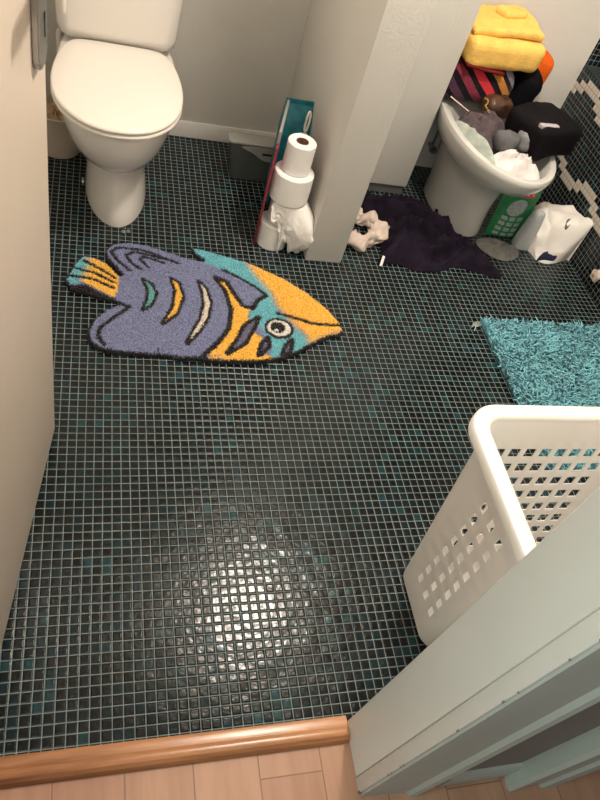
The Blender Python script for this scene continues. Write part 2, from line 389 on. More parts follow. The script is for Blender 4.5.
struct(box('trim_7', M['paint'], -.262, .49, YH, YF, 2.07, 2.085, .002))
# the next casing along the hall wall
def casing2():
    prof = [(.832, -.150), (.826, -.186), (.832, -.194), (.852, -.194), (.858, -.188), (.905, -.190), (.912, -.197), (.940, -.199), (.947, -.192), (.985, -.192), (.99, -.150)]
    bm = bmesh.new(); loft_into(bm, [[(x, y, z) for x, y in prof] for z in (-.0095, 2.12)])
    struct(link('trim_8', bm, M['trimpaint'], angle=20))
casing2()
struct(box('wall_hall', M['hallshade'], .60, 1.9, YH-.0015, YH+.001, -.0095, ZC))  # thin sheet added over the hall wall, carries its shade as colour
# hall shell (unseen, keeps the light plausible)
struct(box('wall_hall', M['wall'], -1.7, -1.6, -1.9, YH, -.01, ZC))
struct(box('ceiling', M['ceiling'], -1.6, 2.2, -1.9, YF, ZC, ZC+.08))

# ------------------------------------------------------------------ the open door
def door():
    L, T, H = .766, .040, 2.035
    hinge = Vector((-.2475, 0.0, 0)); a = math.atan2(.758, .1055)   # opened a little past square
    def xf(p):     # local: x along leaf, y thickness (0 = room face), z up
        u = Vector((math.cos(a), math.sin(a), 0)); w = Vector((-u.y, u.x, 0))
        return hinge + u*p[0] + w*p[1] + Vector((p[2]*.010, 0, p[2]))    # hangs a touch out of plumb
    d = struct(box('door_1', M['doorpaint'], 0.006, L, 0, T, .006, H, .0025, xf=xf))
    bm = bmesh.new()
    pts = [(L-.088, -.011, .999), (L-.088, -.011, 1.30), (L-.034, -.011, 1.30), (L-.034, -.011, .999), (L-.048, -.011, .985), (L-.078, -.011, .985)]
    top = [xf(p) for p in pts]; bot = [xf((p[0], 0, p[2])) for p in pts]
    loft_into(bm, [bot, top])
    bmesh.ops.bevel(bm, geom=[e for e in bm.edges if e.calc_length() > .011], offset=.002, segments=2, affect='EDGES')
    pl = link('escutcheon', bm, M['chrome'], d, 20)
    bm = bmesh.new()
    box_into(bm, L-.055, L-.051, -.0118, -.009, 1.024, 1.058, xf=xf)
    box_into(bm, L-.057, L-.049, -.0118, -.009, 1.048, 1.058, xf=xf)
    link('keyhole', bm, M['black'], pl)
    bm = bmesh.new()
    tube_into(bm, [xf((L-.043, -.008, 1.15)), xf((L-.043, -.05, 1.15)), xf((L-.055, -.058, 1.15)), xf((L-.10, -.058, 1.148)), xf((L-.145, -.056, 1.145))], [.010, .010, .0105, .011, .010], 12)
    link('handle', bm, M['chrome'], d)
    bm = bmesh.new()
    for z in (.25, 1.8):
        lathe_into(bm, [(.006, z-.05), (.007, z-.045), (.007, z+.045), (.006, z+.05)], (hinge.x+.004, hinge.y-.004), 12)
    link('hinge', bm, M['chrome'], d)
door()
# ------------------------------------------------------------------ toilet
def egg(yf, yb, hw, cx=.006, z=0, nb=3.2, split=.55, N=56):
    yc = yf+(yb-yf)*split; out = []
    for k in range(N):
        a = 2*PI*k/N; c, s = math.cos(a), math.sin(a)
        if s < 0: x, y = hw*c, yc+(yc-yf)*s
        else:
            x = hw*math.copysign(abs(c)**(2/nb), c); y = yc+(yb-yc)*abs(s)**(2/nb)
        out.append((cx+x, y, z))
    return out
def toilet():
    t = thing('toilet', 'white close-coupled toilet with its lid closed, against the back wall', 'toilet', (.006, 1.85, 0))
    T = Matrix.Translation((-.006, -1.85, 0))
    def done(o):
        o.data.transform(T); return o
    bm = bmesh.new()
    rings = [egg(1.606, 2.06, .105, .014, z=0), egg(1.606, 2.06, .105, .014, z=.012), egg(1.616, 2.06, .100, .013, z=.05), egg(1.634, 2.07, .094, .010, z=.12), egg(1.645, 2.08, .089, z=.175),
             egg(1.640, 2.10, .092, z=.198), egg(1.608, 2.12, .118, z=.212), egg(1.568, 2.15, .157, z=.236), egg(1.535, 2.17, .172, z=.275), egg(1.512, 2.18, .185, z=.325), egg(1.503, 2.185, .189, z=.375),
             egg(1.507, 2.185, .187, z=.392), egg(1.516, 2.18, .178, z=.398)]
    loft_into(bm, rings)
    body = done(link('bowl', bm, M['porcelain'], t, 50))
    bm = bmesh.new()
    loft_into(bm, [[( .006+s*.109, 1.80+.014*math.cos(a),   .03+.014*math.sin(a)) for a in [2*PI*k/14 for k in range(14)]] for s in (-.985, -.92)])
    done(link('fixing_cap', bm, M['chrome'], body))
    def slab(pts, z0, z1, dome, name, mat, grow=0):
        P = catmull(pts, 10); bm = bmesh.new(); c = np.array([.006, 1.76])
        prof = [(.975, z0), (.995, z0+.002), (1.0, z0+.006), (1.0, z1-.007), (.988, z1-.002), (.965, z1)]
        rr = [[tuple(c+(p-c)*s*(1+grow))+(z,) for p in P] for s, z in prof]
        for s, dz in ((.8, dome*.55), (.5, dome*.88), (.2, dome)): rr.append([tuple(c+(p-c)*s)+(z1+dz,) for p in P])
        loft_into(bm, rr)
        return done(link(name, bm, M[mat], t, 50))
    base = [(.006, 1.485), (.085, 1.503), (.148, 1.560), (.186, 1.640), (.2, 1.735), (.196, 1.84), (.178, 1.93), (.150, 1.985), (.11, 2.002), (.006, 2.005),
            (-.098, 2.002), (-.138, 1.985), (-.166, 1.93), (-.184, 1.84), (-.190, 1.735), (-.176, 1.640), (-.136, 1.560), (-.073, 1.503)]
    slab(base, .3985, .4125, .000, 'seat', 'lid', .0)
    slab(base, .4140, .428, .005, 'lid', 'lid')
    # cistern: rounded tank, wider at the top
    bm = bmesh.new()
    def rr(hw, y0, y1, z, r, N=10):
        out = []
        for (sx, sy, a0) in ((1, -1, -PI/2), (1, 1, 0), (-1, 1, PI/2), (-1, -1, PI)):
            cx, cy = .004+sx*(hw-r), (y1-r if sy > 0 else y0+r)
            for k in range(N+1):
                a = a0+PI/2*k/N; out.append((cx+r*math.cos(a), cy+r*math.sin(a), z))
        return out
    loft_into(bm, [rr(.140, 2.040, 2.20, .413, .03), rr(.170, 2.020, 2.21, .416, .035), rr(.184, 2.010, 2.215, .429, .04), rr(.190, 2.005, 2.218, .453, .042), rr(.200, 2.004, 2.22, .62, .04), rr(.207, 2.005, 2.222, .775, .035), rr(.203, 2.008, 2.22, .780, .035)])
    cs = done(link('cistern', bm, M['porcelain'], t, 50))
    bm = bmesh.new(); loft_into(bm, [rr(.210, 2.0, 2.225, .781, .035), rr(.214, 1.997, 2.227, .787, .036), rr(.214, 1.997, 2.227, .805, .036), rr(.205, 2.005, 2.22, .815, .03)])
    done(link('cistern_lid', bm, M['porcelain'], cs, 50))
    bm = bmesh.new()
    box_into(bm, -.168, -.153, 1.972, 1.986, .505, .66, .006, 3); box_into(bm, -.170, -.150, 1.984, 2.012, .62, .65, .005, 2)
    lv = done(link('flush_lever', bm, M['lid'], cs))
toilet()

def bin_left():
    t = thing('waste_bin', 'cream waste bin filled with crumpled brown paper, left of the toilet', 'waste bin', (-.185, 2.035, 0))
    bm = bmesh.new(); r = []
    for k in range(36):
        pass
    lathe_into(bm, [(.070, 0), (.074, .004), (.079, .09), (.083, .150), (.086, .155), (.083, .158), (.079, .150), (.072, .03), (.0, .026)], (0, 0), 36, True, False)
    link('body', bm, M['beige'], t)
    heap('crumpled_paper', M['kraft'], [(.074*math.cos(a), .074*math.sin(a), 0) for a in [2*PI*k/12 for k in range(12)]], .055, .115, 8, 3, .7, 26, 3, 14, parent=t)
    return t
bin_left()
def brush_left():
    t = thing('toilet_brush', 'white toilet brush handle rising between the cistern and the door', 'toilet brush', (-.186, 2.185, 0))
    bm = bmesh.new(); lathe_into(bm, [(.028, 0), (.032, .004), (.026, .10), (.022, .14), (.018, .145)], seg=24); link('holder', bm, M['lid'], t)
    bm = bmesh.new(); lathe_into(bm, [(.0065, .15), (.0075, .19), (.009, .30), (.0105, .345), (.0085, .357), (.003, .361)], seg=16); link('handle', bm, M['lid'], t)
brush_left()
for k, x in enumerate((.037, .054)):
    bm = bmesh.new(); lathe_into(bm, [(.0065, .0005), (.0065, .003), (.004, .006), (.001, .0065)], (x, 1.583+.004*k), 14)
    tag(link('screw_cap', bm, M['chrome']), 'tiny shiny metal cap on the tiles in front of the toilet foot', 'screw cap', 'metal caps by the toilet foot')

# ------------------------------------------------------------------ toilet roll stack
def roll(i, c, z0, r, h, label, group=None, sheet=False):
    t = thing('toilet_roll', label, 'toilet roll', (c[0], c[1], z0), .4*i)
    bm = bmesh.new(); hr = .0205
    lathe_into(bm, [(hr, .003), (hr+.004, .0), (r-.004, 0), (r, .004), (r*1.004, h*.5), (r, h-.004), (r-.004, h), (hr+.004, h), (hr, h-.003), (hr, .003)], seg=48, cap0=False, cap1=False)
    for v in bm.verts:
        n = noise.noise(Vector((v.co.x*30, v.co.y*30, v.co.z*25+i*9)))*.0018
        v.co.x *= 1+n*8; v.co.y *= 1+n*8
    link('paper', bm, M['paper'], t)
    bm = bmesh.new()
    lathe_into(bm, [(hr-.0015, .002), (hr-.0002, .002), (hr-.0002, h-.001), (hr-.0015, h-.001), (hr-.0015, .002)], seg=32, cap0=False, cap1=False)
    link('cardboard_tube', bm, M['tube'], t)
    return t
roll(0, (.552, 1.604), 0.0, .056, .100, 'bottom toilet roll of the stack, mostly under a loose sheet')
r1 = roll(1, (.575, 1.606), .1005, .056, .094, 'second toilet roll from the floor, with its loose sheet trailing down')
roll(2, (.572, 1.603), .195, .0665, .104, 'wide third toilet roll of the stack, just under the slim top roll')
roll(3, (.572, 1.606), .2995, .0475, .105, 'slim toilet roll on top of the stack by the stub wall')
def loose_sheet():
    bm = bmesh.new(); V = []
    c = np.array([.575, 1.606])
    NA, NZ = 64, 20
    for j in range(NZ+1):
        s = j/NZ; row = []
        for k in range(NA+1):
            u = k/NA; a = math.radians(-150+u*200)
            low = .005+.16*max(0, (.43-u)/.43)**.8+.10*max(0, (u-.56)/.44)-.13*math.exp(-((u-.255)/.018)**2)+.012*math.sin(u*55)
            z = .192*(1-s)+max(.004, low)*s
            rad = .0625+.036*s*(.15+1.15*math.exp(-((u-.80)/.30)**2))+.003*s*math.sin(u*23)+.006*s*s*math.sin(u*10+1)
            rad += .058*math.sin(PI*min(1, s*1.02))*math.exp(-((u-.56)/.15)**2)+.011*s*noise.noise(Vector((u*9, s*6, 2.2)))+.009*s*noise.noise(Vector((u*20, s*12, 5)))+.004*s*noise.noise(Vector((u*44, s*22, 8)))
            x = c[0]+rad*math.cos(a); y = c[1]+rad*math.sin(a)
            row.append(bm.verts.new((min(x, .6655) if y > 1.5165 else x, y, z)))
        V.append(row)
    for a, b in zip(V, V[1:]):
        for k in range(NA): bm.faces.new((a[k], a[k+1], b[k+1], b[k]))
    o = link('loose_sheet', bm, M['paper'], r1, 70)
    o.matrix_parent_inverse = (Matrix.Translation((.575, 1.606, .1005)) @ Matrix.Rotation(.4, 4, 'Z')).inverted()
    s = o.modifiers.new('thick', 'SOLIDIFY'); s.thickness = .0012; s.offset = 1
loose_sheet()

# flat packet on edge, seen nearly edge-on behind the rolls
def packet():
    t = thing('flat_packet', 'thin red-edged packet standing on edge to the left of the toilet rolls', 'packet', (.487, 1.575, 0), math.atan2(.345, .10))
    box('sleeve', M['redwrap'], 0, .245, -.004, .005, 0, .385, .002, t)
    box('clear_top', M['wrapclear'], .02, .24, -.003, .006, .386, .430, .002, t)
    return t
packet()
def teal_pack():
    t = thing('refill_pack', 'teal plastic refill pack leaning in the corner behind the toilet rolls', 'pack', (.6165, 1.86, 0), 0)
    def lean(p): return p
    bm = bmesh.new()
    loft_into(bm, [[(sx*w, sy*d+y, z) for sx, sy in ((-1, -1), (-.4, -1.12), (.4, -1.12), (1, -1), (1, 1), (-1, 1))] for w, d, y, z in
                   ((.046, .035, 0, 0), (.048, .040, 0, .02), (.049, .040, .01, .20), (.049, .036, .02, .30), (.049, .020, .025, .35), (.050, .004, .03, .378), (.050, .003, .03, .392))])
    p = link('pouch', bm, M['teal'], t, 30)
    box('label', M['palelabel'], .008, .036, -.0345, -.0255, .23, .305, .001, t)
    return t
teal_pack()
def hook_brush():
    t = thing('cleaning_brush', 'white handle with a hanging hole poking up behind the top toilet roll', 'brush', (.612, 1.735, 0), .25)
    bm = bmesh.new(); lathe_into(bm, [(.020, 0), (.022, .01), (.020, .07), (.012, .085), (.007, .10)], seg=20); link('brush_head', bm, M['lid'], t)
    bm = bmesh.new(); tube_into(bm, [(0, 0, .10), (0, 0, .36)], .0055, 10)
    pts = [(.0065*math.cos(a), 0, .400+.036*math.sin(a)) for a in [2*PI*k/24 for k in range(25)]]
    tube_into(bm, pts, .0038, 8)
    link('handle', bm, M['lid'], t)
hook_brush()

# ------------------------------------------------------------------ smoky storage box
def storage_box():
    t = thing('storage_box', 'smoky see-through plastic storage box on the floor near the back wall', 'box', (.530, 1.985, 0), 0)
    def rr(hx, hy, z, r=.02, N=6):
        out = []
        for sx, sy, a0 in ((1, -1, -PI/2), (1, 1, 0), (-1, 1, PI/2), (-1, -1, PI)):
            for k in range(N+1):
                a = a0+PI/2*k/N; out.append((sx*(hx-r)+r*math.cos(a), sy*(hy-r)+r*math.sin(a), z))
        return out
    bm = bmesh.new()
    loft_into(bm, [rr(.085, .020, .001, .014), rr(.089, .023, .004, .014), rr(.094, .025, .02, .014), rr(.112, .030, .158, .014)])
    b = link('body', bm, M['clear'], t)
    bm = bmesh.new()
    loft_into(bm, [rr(.115, .031, .1585, .014), rr(.118, .034, .160, .014), rr(.118, .034, .166, .014), rr(.116, .031, .168, .014), rr(.10, .02, .167, .014)])
    link('rim', bm, M['clearlid'], t)
    # moulded handle panel with a slot on the front
    bm = bmesh.new()
    pts = catmull([(-.065, .160), (.085, .160), (.085, .125), (.055, .108), (.02, .112), (-.02, .135)], 6)
    O = [(p[0], p[1]) for p in pts]
    loft_into(bm, [[(x, -.0302+(.158-z+.008)*.036-d, z-.008) for x, z in O] for d in (0, .004)])
    h = link('handle_panel', bm, M['clearlid'], t)
    box('handle_slot', M['black'], .012, .066, -.0345, -.026, .124, .134, .002, h)
storage_box()

# ------------------------------------------------------------------ bidet
def bidet():
    bm = bmesh.new(); cx = 1.392
    def e(yf, yb, hw, z, dx=0): return egg(yf, yb, hw, cx+dx, z, nb=2.6, split=.5)
    R = [e(1.752, 2.14, .114, 0, .012), e(1.752, 2.14, .114, .012, .012), e(1.757, 2.14, .111, .05, .011), e(1.755, 2.14, .112, .12, .009), e(1.742, 2.15, .116, .18, .006), e(1.720, 2.15, .124, .240, .003),
         e(1.650, 2.17, .155, .280), e(1.590, 2.185, .182, .310), e(1.552, 2.195, .198, .347), e(1.536, 2.20, .204, .377), e(1.533, 2.20, .205, .391), e(1.538, 2.198, .202, .400), e(1.556, 2.19, .182, .402),
         e(1.570, 2.10, .168, .394), e(1.590, 2.06, .155, .36), e(1.62, 2.03, .13, .32), e(1.68, 1.98, .085, .29), e(1.75, 1.90, .04, .282)]
    loft_into(bm, R)
    o = tag(link('bidet', bm, M['bidet'], angle=50), 'white floor-standing bidet heaped with laundry', 'bidet')
    bm = bmesh.new()
    for y, x in ((1.865, -.100),): 
        loft_into(bm, [[(cx+x-d, y+r*math.cos(a), .028+r*math.sin(a)) for a in [2*PI*k/14 for k in range(14)]] for r, d in ((.009, 0), (.009, .006), (.005, .0075))])
    link('fixing_screw', bm, M['black'], o)
bidet()
def valve():
    t = thing('stop_valve', 'small dark chrome stop valve on the wall behind the bidet', 'valve', (1.335, 2.2345, .115))
    bm = bmesh.new(); tube_into(bm, [(0, 0, 0), (0, -.045, 0)], .009, 12); tube_into(bm, [(0, -.03, 0), (0, -.03, .09)], .005, 10); link('pipe', bm, M['chrome'], t)
    bm = bmesh.new(); tube_into(bm, [(0, -.0455, 0), (0, -.065, 0)], [.017, .014], 12); link('knob', bm, M['chrome'], t)
valve()

# ------------------------------------------------------------------ laundry heaped on the bidet
o = heap('shirt', M['mauve'], [(1.212, 1.83), (1.255, 1.735), (1.33, 1.71), (1.42, 1.755), (1.445, 1.86), (1.42, 1.965), (1.29, 1.985), (1.215, 1.93)], .155, .325, 21, 3.0, .5, 9, 6, 26)
tag(o, 'dull mauve-grey jersey shirt slumped in the left of the bidet', 'shirt')
o = heap('face_cloth', M['palegreen'], [(1.213, 1.80), (1.235, 1.745), (1.285, 1.64), (1.30, 1.66), (1.275, 1.74), (1.255, 1.82), (1.245, 1.91), (1.215, 1.91)], .05, lambda x, y: .382, 22, 2.5, .3, 6, 6, 16)
tag(o, 'pale green cloth tucked inside the left rim of the bidet', 'cloth')
o = soft_box('sock', M['darkgrey'], (.088, .078, .075), .034, (1.347, 1.728, .440), (0, 0, .4), .011, 24, 4, seed=14)
tag(o, 'dark grey balled sock between the mauve shirt and the black bag', 'sock')
o = soft_box('sock', M['midgrey'], (.095, .085, .082), .038, (1.432, 1.737, .444), (0, 0, -.3), .012, 24, 4, seed=17)
tag(o, 'mid-grey balled sock in front of the black bag', 'sock')
o = heap('undershirt', M['whitecloth'], [(1.283, 1.71), (1.300, 1.655), (1.355, 1.615), (1.42, 1.598), (1.468, 1.612), (1.488, 1.665), (1.43, 1.68), (1.35, 1.71)], .078, .366, 25, 2.4, .4, 17, 6, 20)
tag(o, 'crumpled white cotton garment at the front rim of the bidet', 'garment')

def black_bag():
    t = thing('wash_bag', 'black zipped bag resting on the right of the bidet', 'bag', (1.502, 1.783, .403), .40)
    def puff(p):
        p.z += .012*(1-(p.x/.12)**2); return p
    b = soft_box('bag_body', M['blackbag'], (.228, .195, .118), .024, (0, 0, .061), amp=.007, freq=12, cuts=5, seed=3, parent=t, post=puff)
    bm = bmesh.new()
    box_into(bm, -.108, -.035, -.060, -.040, .118, .1345, .003, 1, xf=lambda p: Vector((p.x, p.y+.02*math.sin(p.x*30), p.z)))
    link('zip', bm, M['silver'], t)
black_bag()
def fur():
    o = soft_box('brown_bundle', M['brown'], (.125, .09, .08), .035, (1.392, 1.965, .448), (0, 0, .2), .010, 26, 4, seed=9)
    tag(o, 'glossy brown bundle tucked under the striped towel', 'bundle')
    t = bmesh.new()
    for k in range(11):
        a = k*.55; p = (1.322+.008*math.sin(a*1.3), 1.945-.0055*k, .478-.002*k+.003*math.sin(a*2))
        m = bmesh.new(); bmesh.ops.create_uvsphere(m, u_segments=8, v_segments=6, radius=.0038)
        for v in m.verts: v.co += Vector(p)
        join(t, m)
    tag(link('bead_bracelet', t, M['gold']), 'string of gold beads lying on the mauve shirt', 'beads')
    bm = bmesh.new(); tube_into(bm, [(1.200, 1.975, .450), (1.262, 1.915, .435)], [.003, .002], 8)
    tag(link('stick', bm, M['cream']), 'thin pale stick poking out above the left rim of the bidet', 'stick')
fur()
# striped towel: a folded roll whose stripes follow its drape
def striped():
    t = NT('striped_terry'); x = t.xyz(t.obj())
    w = t.noise(t.obj(), 9, 2)
    s = t.math('ADD', t.math('ADD', t.math('SUBTRACT', x[0], 1.345), t.math('MULTIPLY', t.math('SUBTRACT', x[2], .49), 1.1)), t.math('MULTIPLY', t.math('SUBTRACT', w, .5), .025))
    s = t.math('DIVIDE', t.math('ADD', s, .24), .42)
    K = (.008, .006, .010); P = (.085, .035, .065); W = (.20, .028, .05); R = (.55, .035, .05); O = (.46, .19, .04); L = (.20, .17, .24)
    st = []
    for i, (p, c) in enumerate([(0, P), (.10, K), (.16, P), (.26, K), (.34, W), (.44, K), (.51, R), (.62, K), (.70, O), (.79, K), (.85, L), (.93, K)]): st.append((p, c))
    t.set(col=t.ramp(s, st, 'CONSTANT'), rough=.95, sheen=.1, spec=.1)
    t.bump(t.noise(t.obj(), 240, 2), .002)
    def post(p):
        p.z += -.05*max(0, (-p.y-.04)/.1)*0 + .02*math.cos(p.x*9); p.z -= .10*max(0, -p.x-.05)**1.0
        return p
    o = soft_box('striped_towel', t.m, (.265, .215, .150), .055, (1.322, 2.085, .480), (0, 0, 0), .008, 9, 6, seed=5, post=post)
    tag(o, 'black towel with red, purple and orange stripes folded under the yellow towel', 'towel')
striped()
o = soft_box('red_cloth', cloth('red_cloth', (.14, .013, .013)), (.16, .10, .012), .005, (1.285, 2.01, .5695), (0, .05, 0), .004, 14, 4, seed=11)
tag(o, 'thin red cloth showing between the yellow and the striped towel', 'cloth')
o = soft_box('black_garment', M['blackcloth'], (.105, .16, .185), .05, (1.512, 2.05, .485), (0, .12, -.1), .008, 12, 5, seed=6)
tag(o, 'black rolled garment at the right end of the striped towel', 'garment')
o = soft_box('orange_blanket', M['orange'], (.10, .11, .25), .045, (1.595, 2.155, .475), (0, .10, .1), .008, 10, 5, seed=7)
tag(o, 'orange fleece standing behind the black garment against the wall', 'blanket')
def yellow():
    t = thing('yellow_towel', 'folded yellow terry towel on top of the laundry pile', 'towel', (1.35, 2.09, .575))
    def bulge(p):
        if p.y < 0: p.y *= 1.02
        p.z += .006*math.sin(p.x*14); return p
    soft_box('folded_body', M['yellow'], (.300, .25, .105), .030, (-.008, .002, .050), (.05, .0, .05), .007, 10, 5, parent=t, seed=1, post=bulge)
    soft_box('upper_fold', M['yellow'], (.278, .215, .028), .012, (-.012, .018, .115), (.03, -.02, .0), .008, 10, 5, parent=t, seed=2, post=bulge)
    soft_box('rolled_end', M['yellow'], (.11, .07, .030), .014, (.03, .04, .142), (0, 0, .25), .009, 12, 4, parent=t, seed=3)
yellow()

# ------------------------------------------------------------------ on the floor by the bidet
o = heap('trousers', M['navy'], [(.985, 1.60), (.955, 1.535), (1.03, 1.535), (1.10, 1.505), (1.20, 1.512), (1.27, 1.545), (1.36, 1.53), (1.455, 1.50), (1.47, 1.545), (1.40, 1.66), (1.41, 1.72), (1.335, 1.755), (1.29, 1.75), (1.275, 1.86), (1.21, 1.935), (1.14, 1.96), (1.10, 1.925), (1.03, 1.972), (.965, 1.95), (.965, 1.85), (.985, 1.72)], .13, 0, 31, 2.2, .9, 6.5, 7, 46, center=(1.15, 1.72), warp=.09)
tag(o, 'heap of crumpled navy clothing on the floor in front of the bidet', 'clothes')
box('care_tag', M['whitecloth'], .960, .971, 1.505, 1.55, .010, .0125, .0008, o, xf=lambda p: Vector((p.x+(p.y-1.53)*.45, p.y, p.z+(p.y-1.5)*.25)))['label'] = 'small white care tag'
def white_garment():
    P = catmull([(.868, 1.885), (.905, 1.835), (.928, 1.785), (.962, 1.745), (.982, 1.700), (.965, 1.652), (.918, 1.628), (.868, 1.628), (.842, 1.668), (.845, 1.73)], 9, False)
    bm = bmesh.new(); rings = []; n = len(P)
    for i, q in enumerate(P):
        d = P[min(i+1, n-1)]-P[max(i-1, 0)]; d /= np.hypot(*d); s = np.array([d[1], -d[0]])
        w = .029+.009*math.sin(i*.35)+.005*math.sin(i*.9); hh = .027+.007*math.sin(i*.5+1)
        ends = min(1, (min(i, n-1-i)+.5)/4); w *= ends; hh *= .5+.5*ends
        lift = .004+.018*max(0, min(1, (q[0]-.93)/.06))
        ring = []
        for k in range(28):
            a = 2*PI*k/28; x = w*math.cos(a); z = hh*max(-.55, math.sin(a))
            p = Vector((q[0]+s[0]*x, q[1]+s[1]*x, z))
            r = 1-abs(noise.noise(Vector((a*1.6, i*.16, 4.4)))*2)
            f = 1+.38*r-.15+.1*noise.noise(p*60)
            ring.append((q[0]+s[0]*x*f, q[1]+s[1]*x*f, lift+hh*.56+z*f))
        lo = min(v[2] for v in ring)
        rings.append([(x, y, z-lo+lift) for x, y, z in ring])
    loft_into(bm, rings)
    for v in bm.verts: v.co.x = max(v.co.x, .807)
    tag(link('white_shirt', bm, M['cream'], angle=75), 'pale pinkish garment twisted into a loop between the stub wall and the navy heap', 'garment')
white_garment()
o = heap('sock', M['greysock'], [(1.455, 1.745), (1.43, 1.70), (1.47, 1.635), (1.535, 1.615), (1.60, 1.645), (1.615, 1.695), (1.565, 1.715), (1.515, 1.725)], .035, 0, 33, 3, .5, 12, 7, 18)
tag(o, 'grey sock lying on the tiles below the green pack', 'sock')
def green_pack():
    t = thing('detergent_pack', 'green detergent pouch with a red banner leaning against the bidet', 'pouch', (1.583, 1.785, 0), .0)
    a = math.radians(-14)
    def lean(p):
        y, z = p.y, p.z
        return Vector((p.x+z*.10, y*math.cos(a)-z*math.sin(a), .001+z*math.cos(a)+y*math.sin(a)*-1))
    bm = bmesh.new()
    N = 12
    rings = []
    for z, d, w in ((0, .012, .085), (.02, .020, .086), (.08, .021, .085), (.15, .014, .083), (.205, .005, .083), (.232, .002, .084), (.235, .0015, .084)):
        ring = [(-w+2*w*k/N, -d*math.sin(PI*min(max(k/N, .02), .98)), z) for k in range(N+1)]+[(w-2*w*k/N, d*math.sin(PI*min(max(k/N, .02), .98))*.7, z) for k in range(N+1)]
        rings.append([tuple(lean(Vector(p))) for p in ring])
    loft_into(bm, rings); p = link('pouch', bm, M['green'], t, 45)
    def patch(name, mat, x0, x1, z0, z1, lift=.004, parent=t):
        bm = bmesh.new(); n = 8
        f = lambda x, z: (-(np.interp(z, [0, .02, .08, .15, .205, .235], [.012, .020, .021, .014, .005, .002]))*math.sin(PI*min(max((x+.085)/.17, .02), .98)))
        V = [[bm.verts.new(lean(Vector((x0+(x1-x0)*i/n, f(x0+(x1-x0)*i/n, z0+(z1-z0)*j/4)-.0012, z0+(z1-z0)*j/4)))) for i in range(n+1)] for j in range(5)]
        for r0, r1_ in zip(V, V[1:]):
            for i in range(n): bm.faces.new((r0[i], r0[i+1], r1_[i+1], r1_[i]))
        return link(name, bm, M[mat], parent)
    bn = patch('banner', 'red', -.005, .060, .176, .197)
    for k in range(5): patch('printed_mark', 'whitecloth', -.002+k*.012, .006+k*.012,   .182, .191, parent=bn) if k != 3 else None
    pts = catmull([(-.045, .125), (-.03, .155), (.005, .168), (.035, .155), (.032, .120), (.0, .103), (-.03, .106)], 5)
    bm = bmesh.new(); f = lambda z: -np.interp(z, [0, .08, .15, .195], [.012, .021, .0155, .006])-.0015
    vs = [bm.verts.new(lean(Vector((p[0], f(p[1])*math.sin(PI*(p[0]+.085)/.17)-.001, p[1])))) for p in pts]
    bm.faces.new(vs); link('picture', bm, M['greyprint'], t)
    for r in range(4):
        for k in range(3): patch('printed_mark', 'greyprint', -.062+k*.036+.003*r, -.036+k*.036+.003*r, .012+r*.023, .027+r*.023)
green_pack()

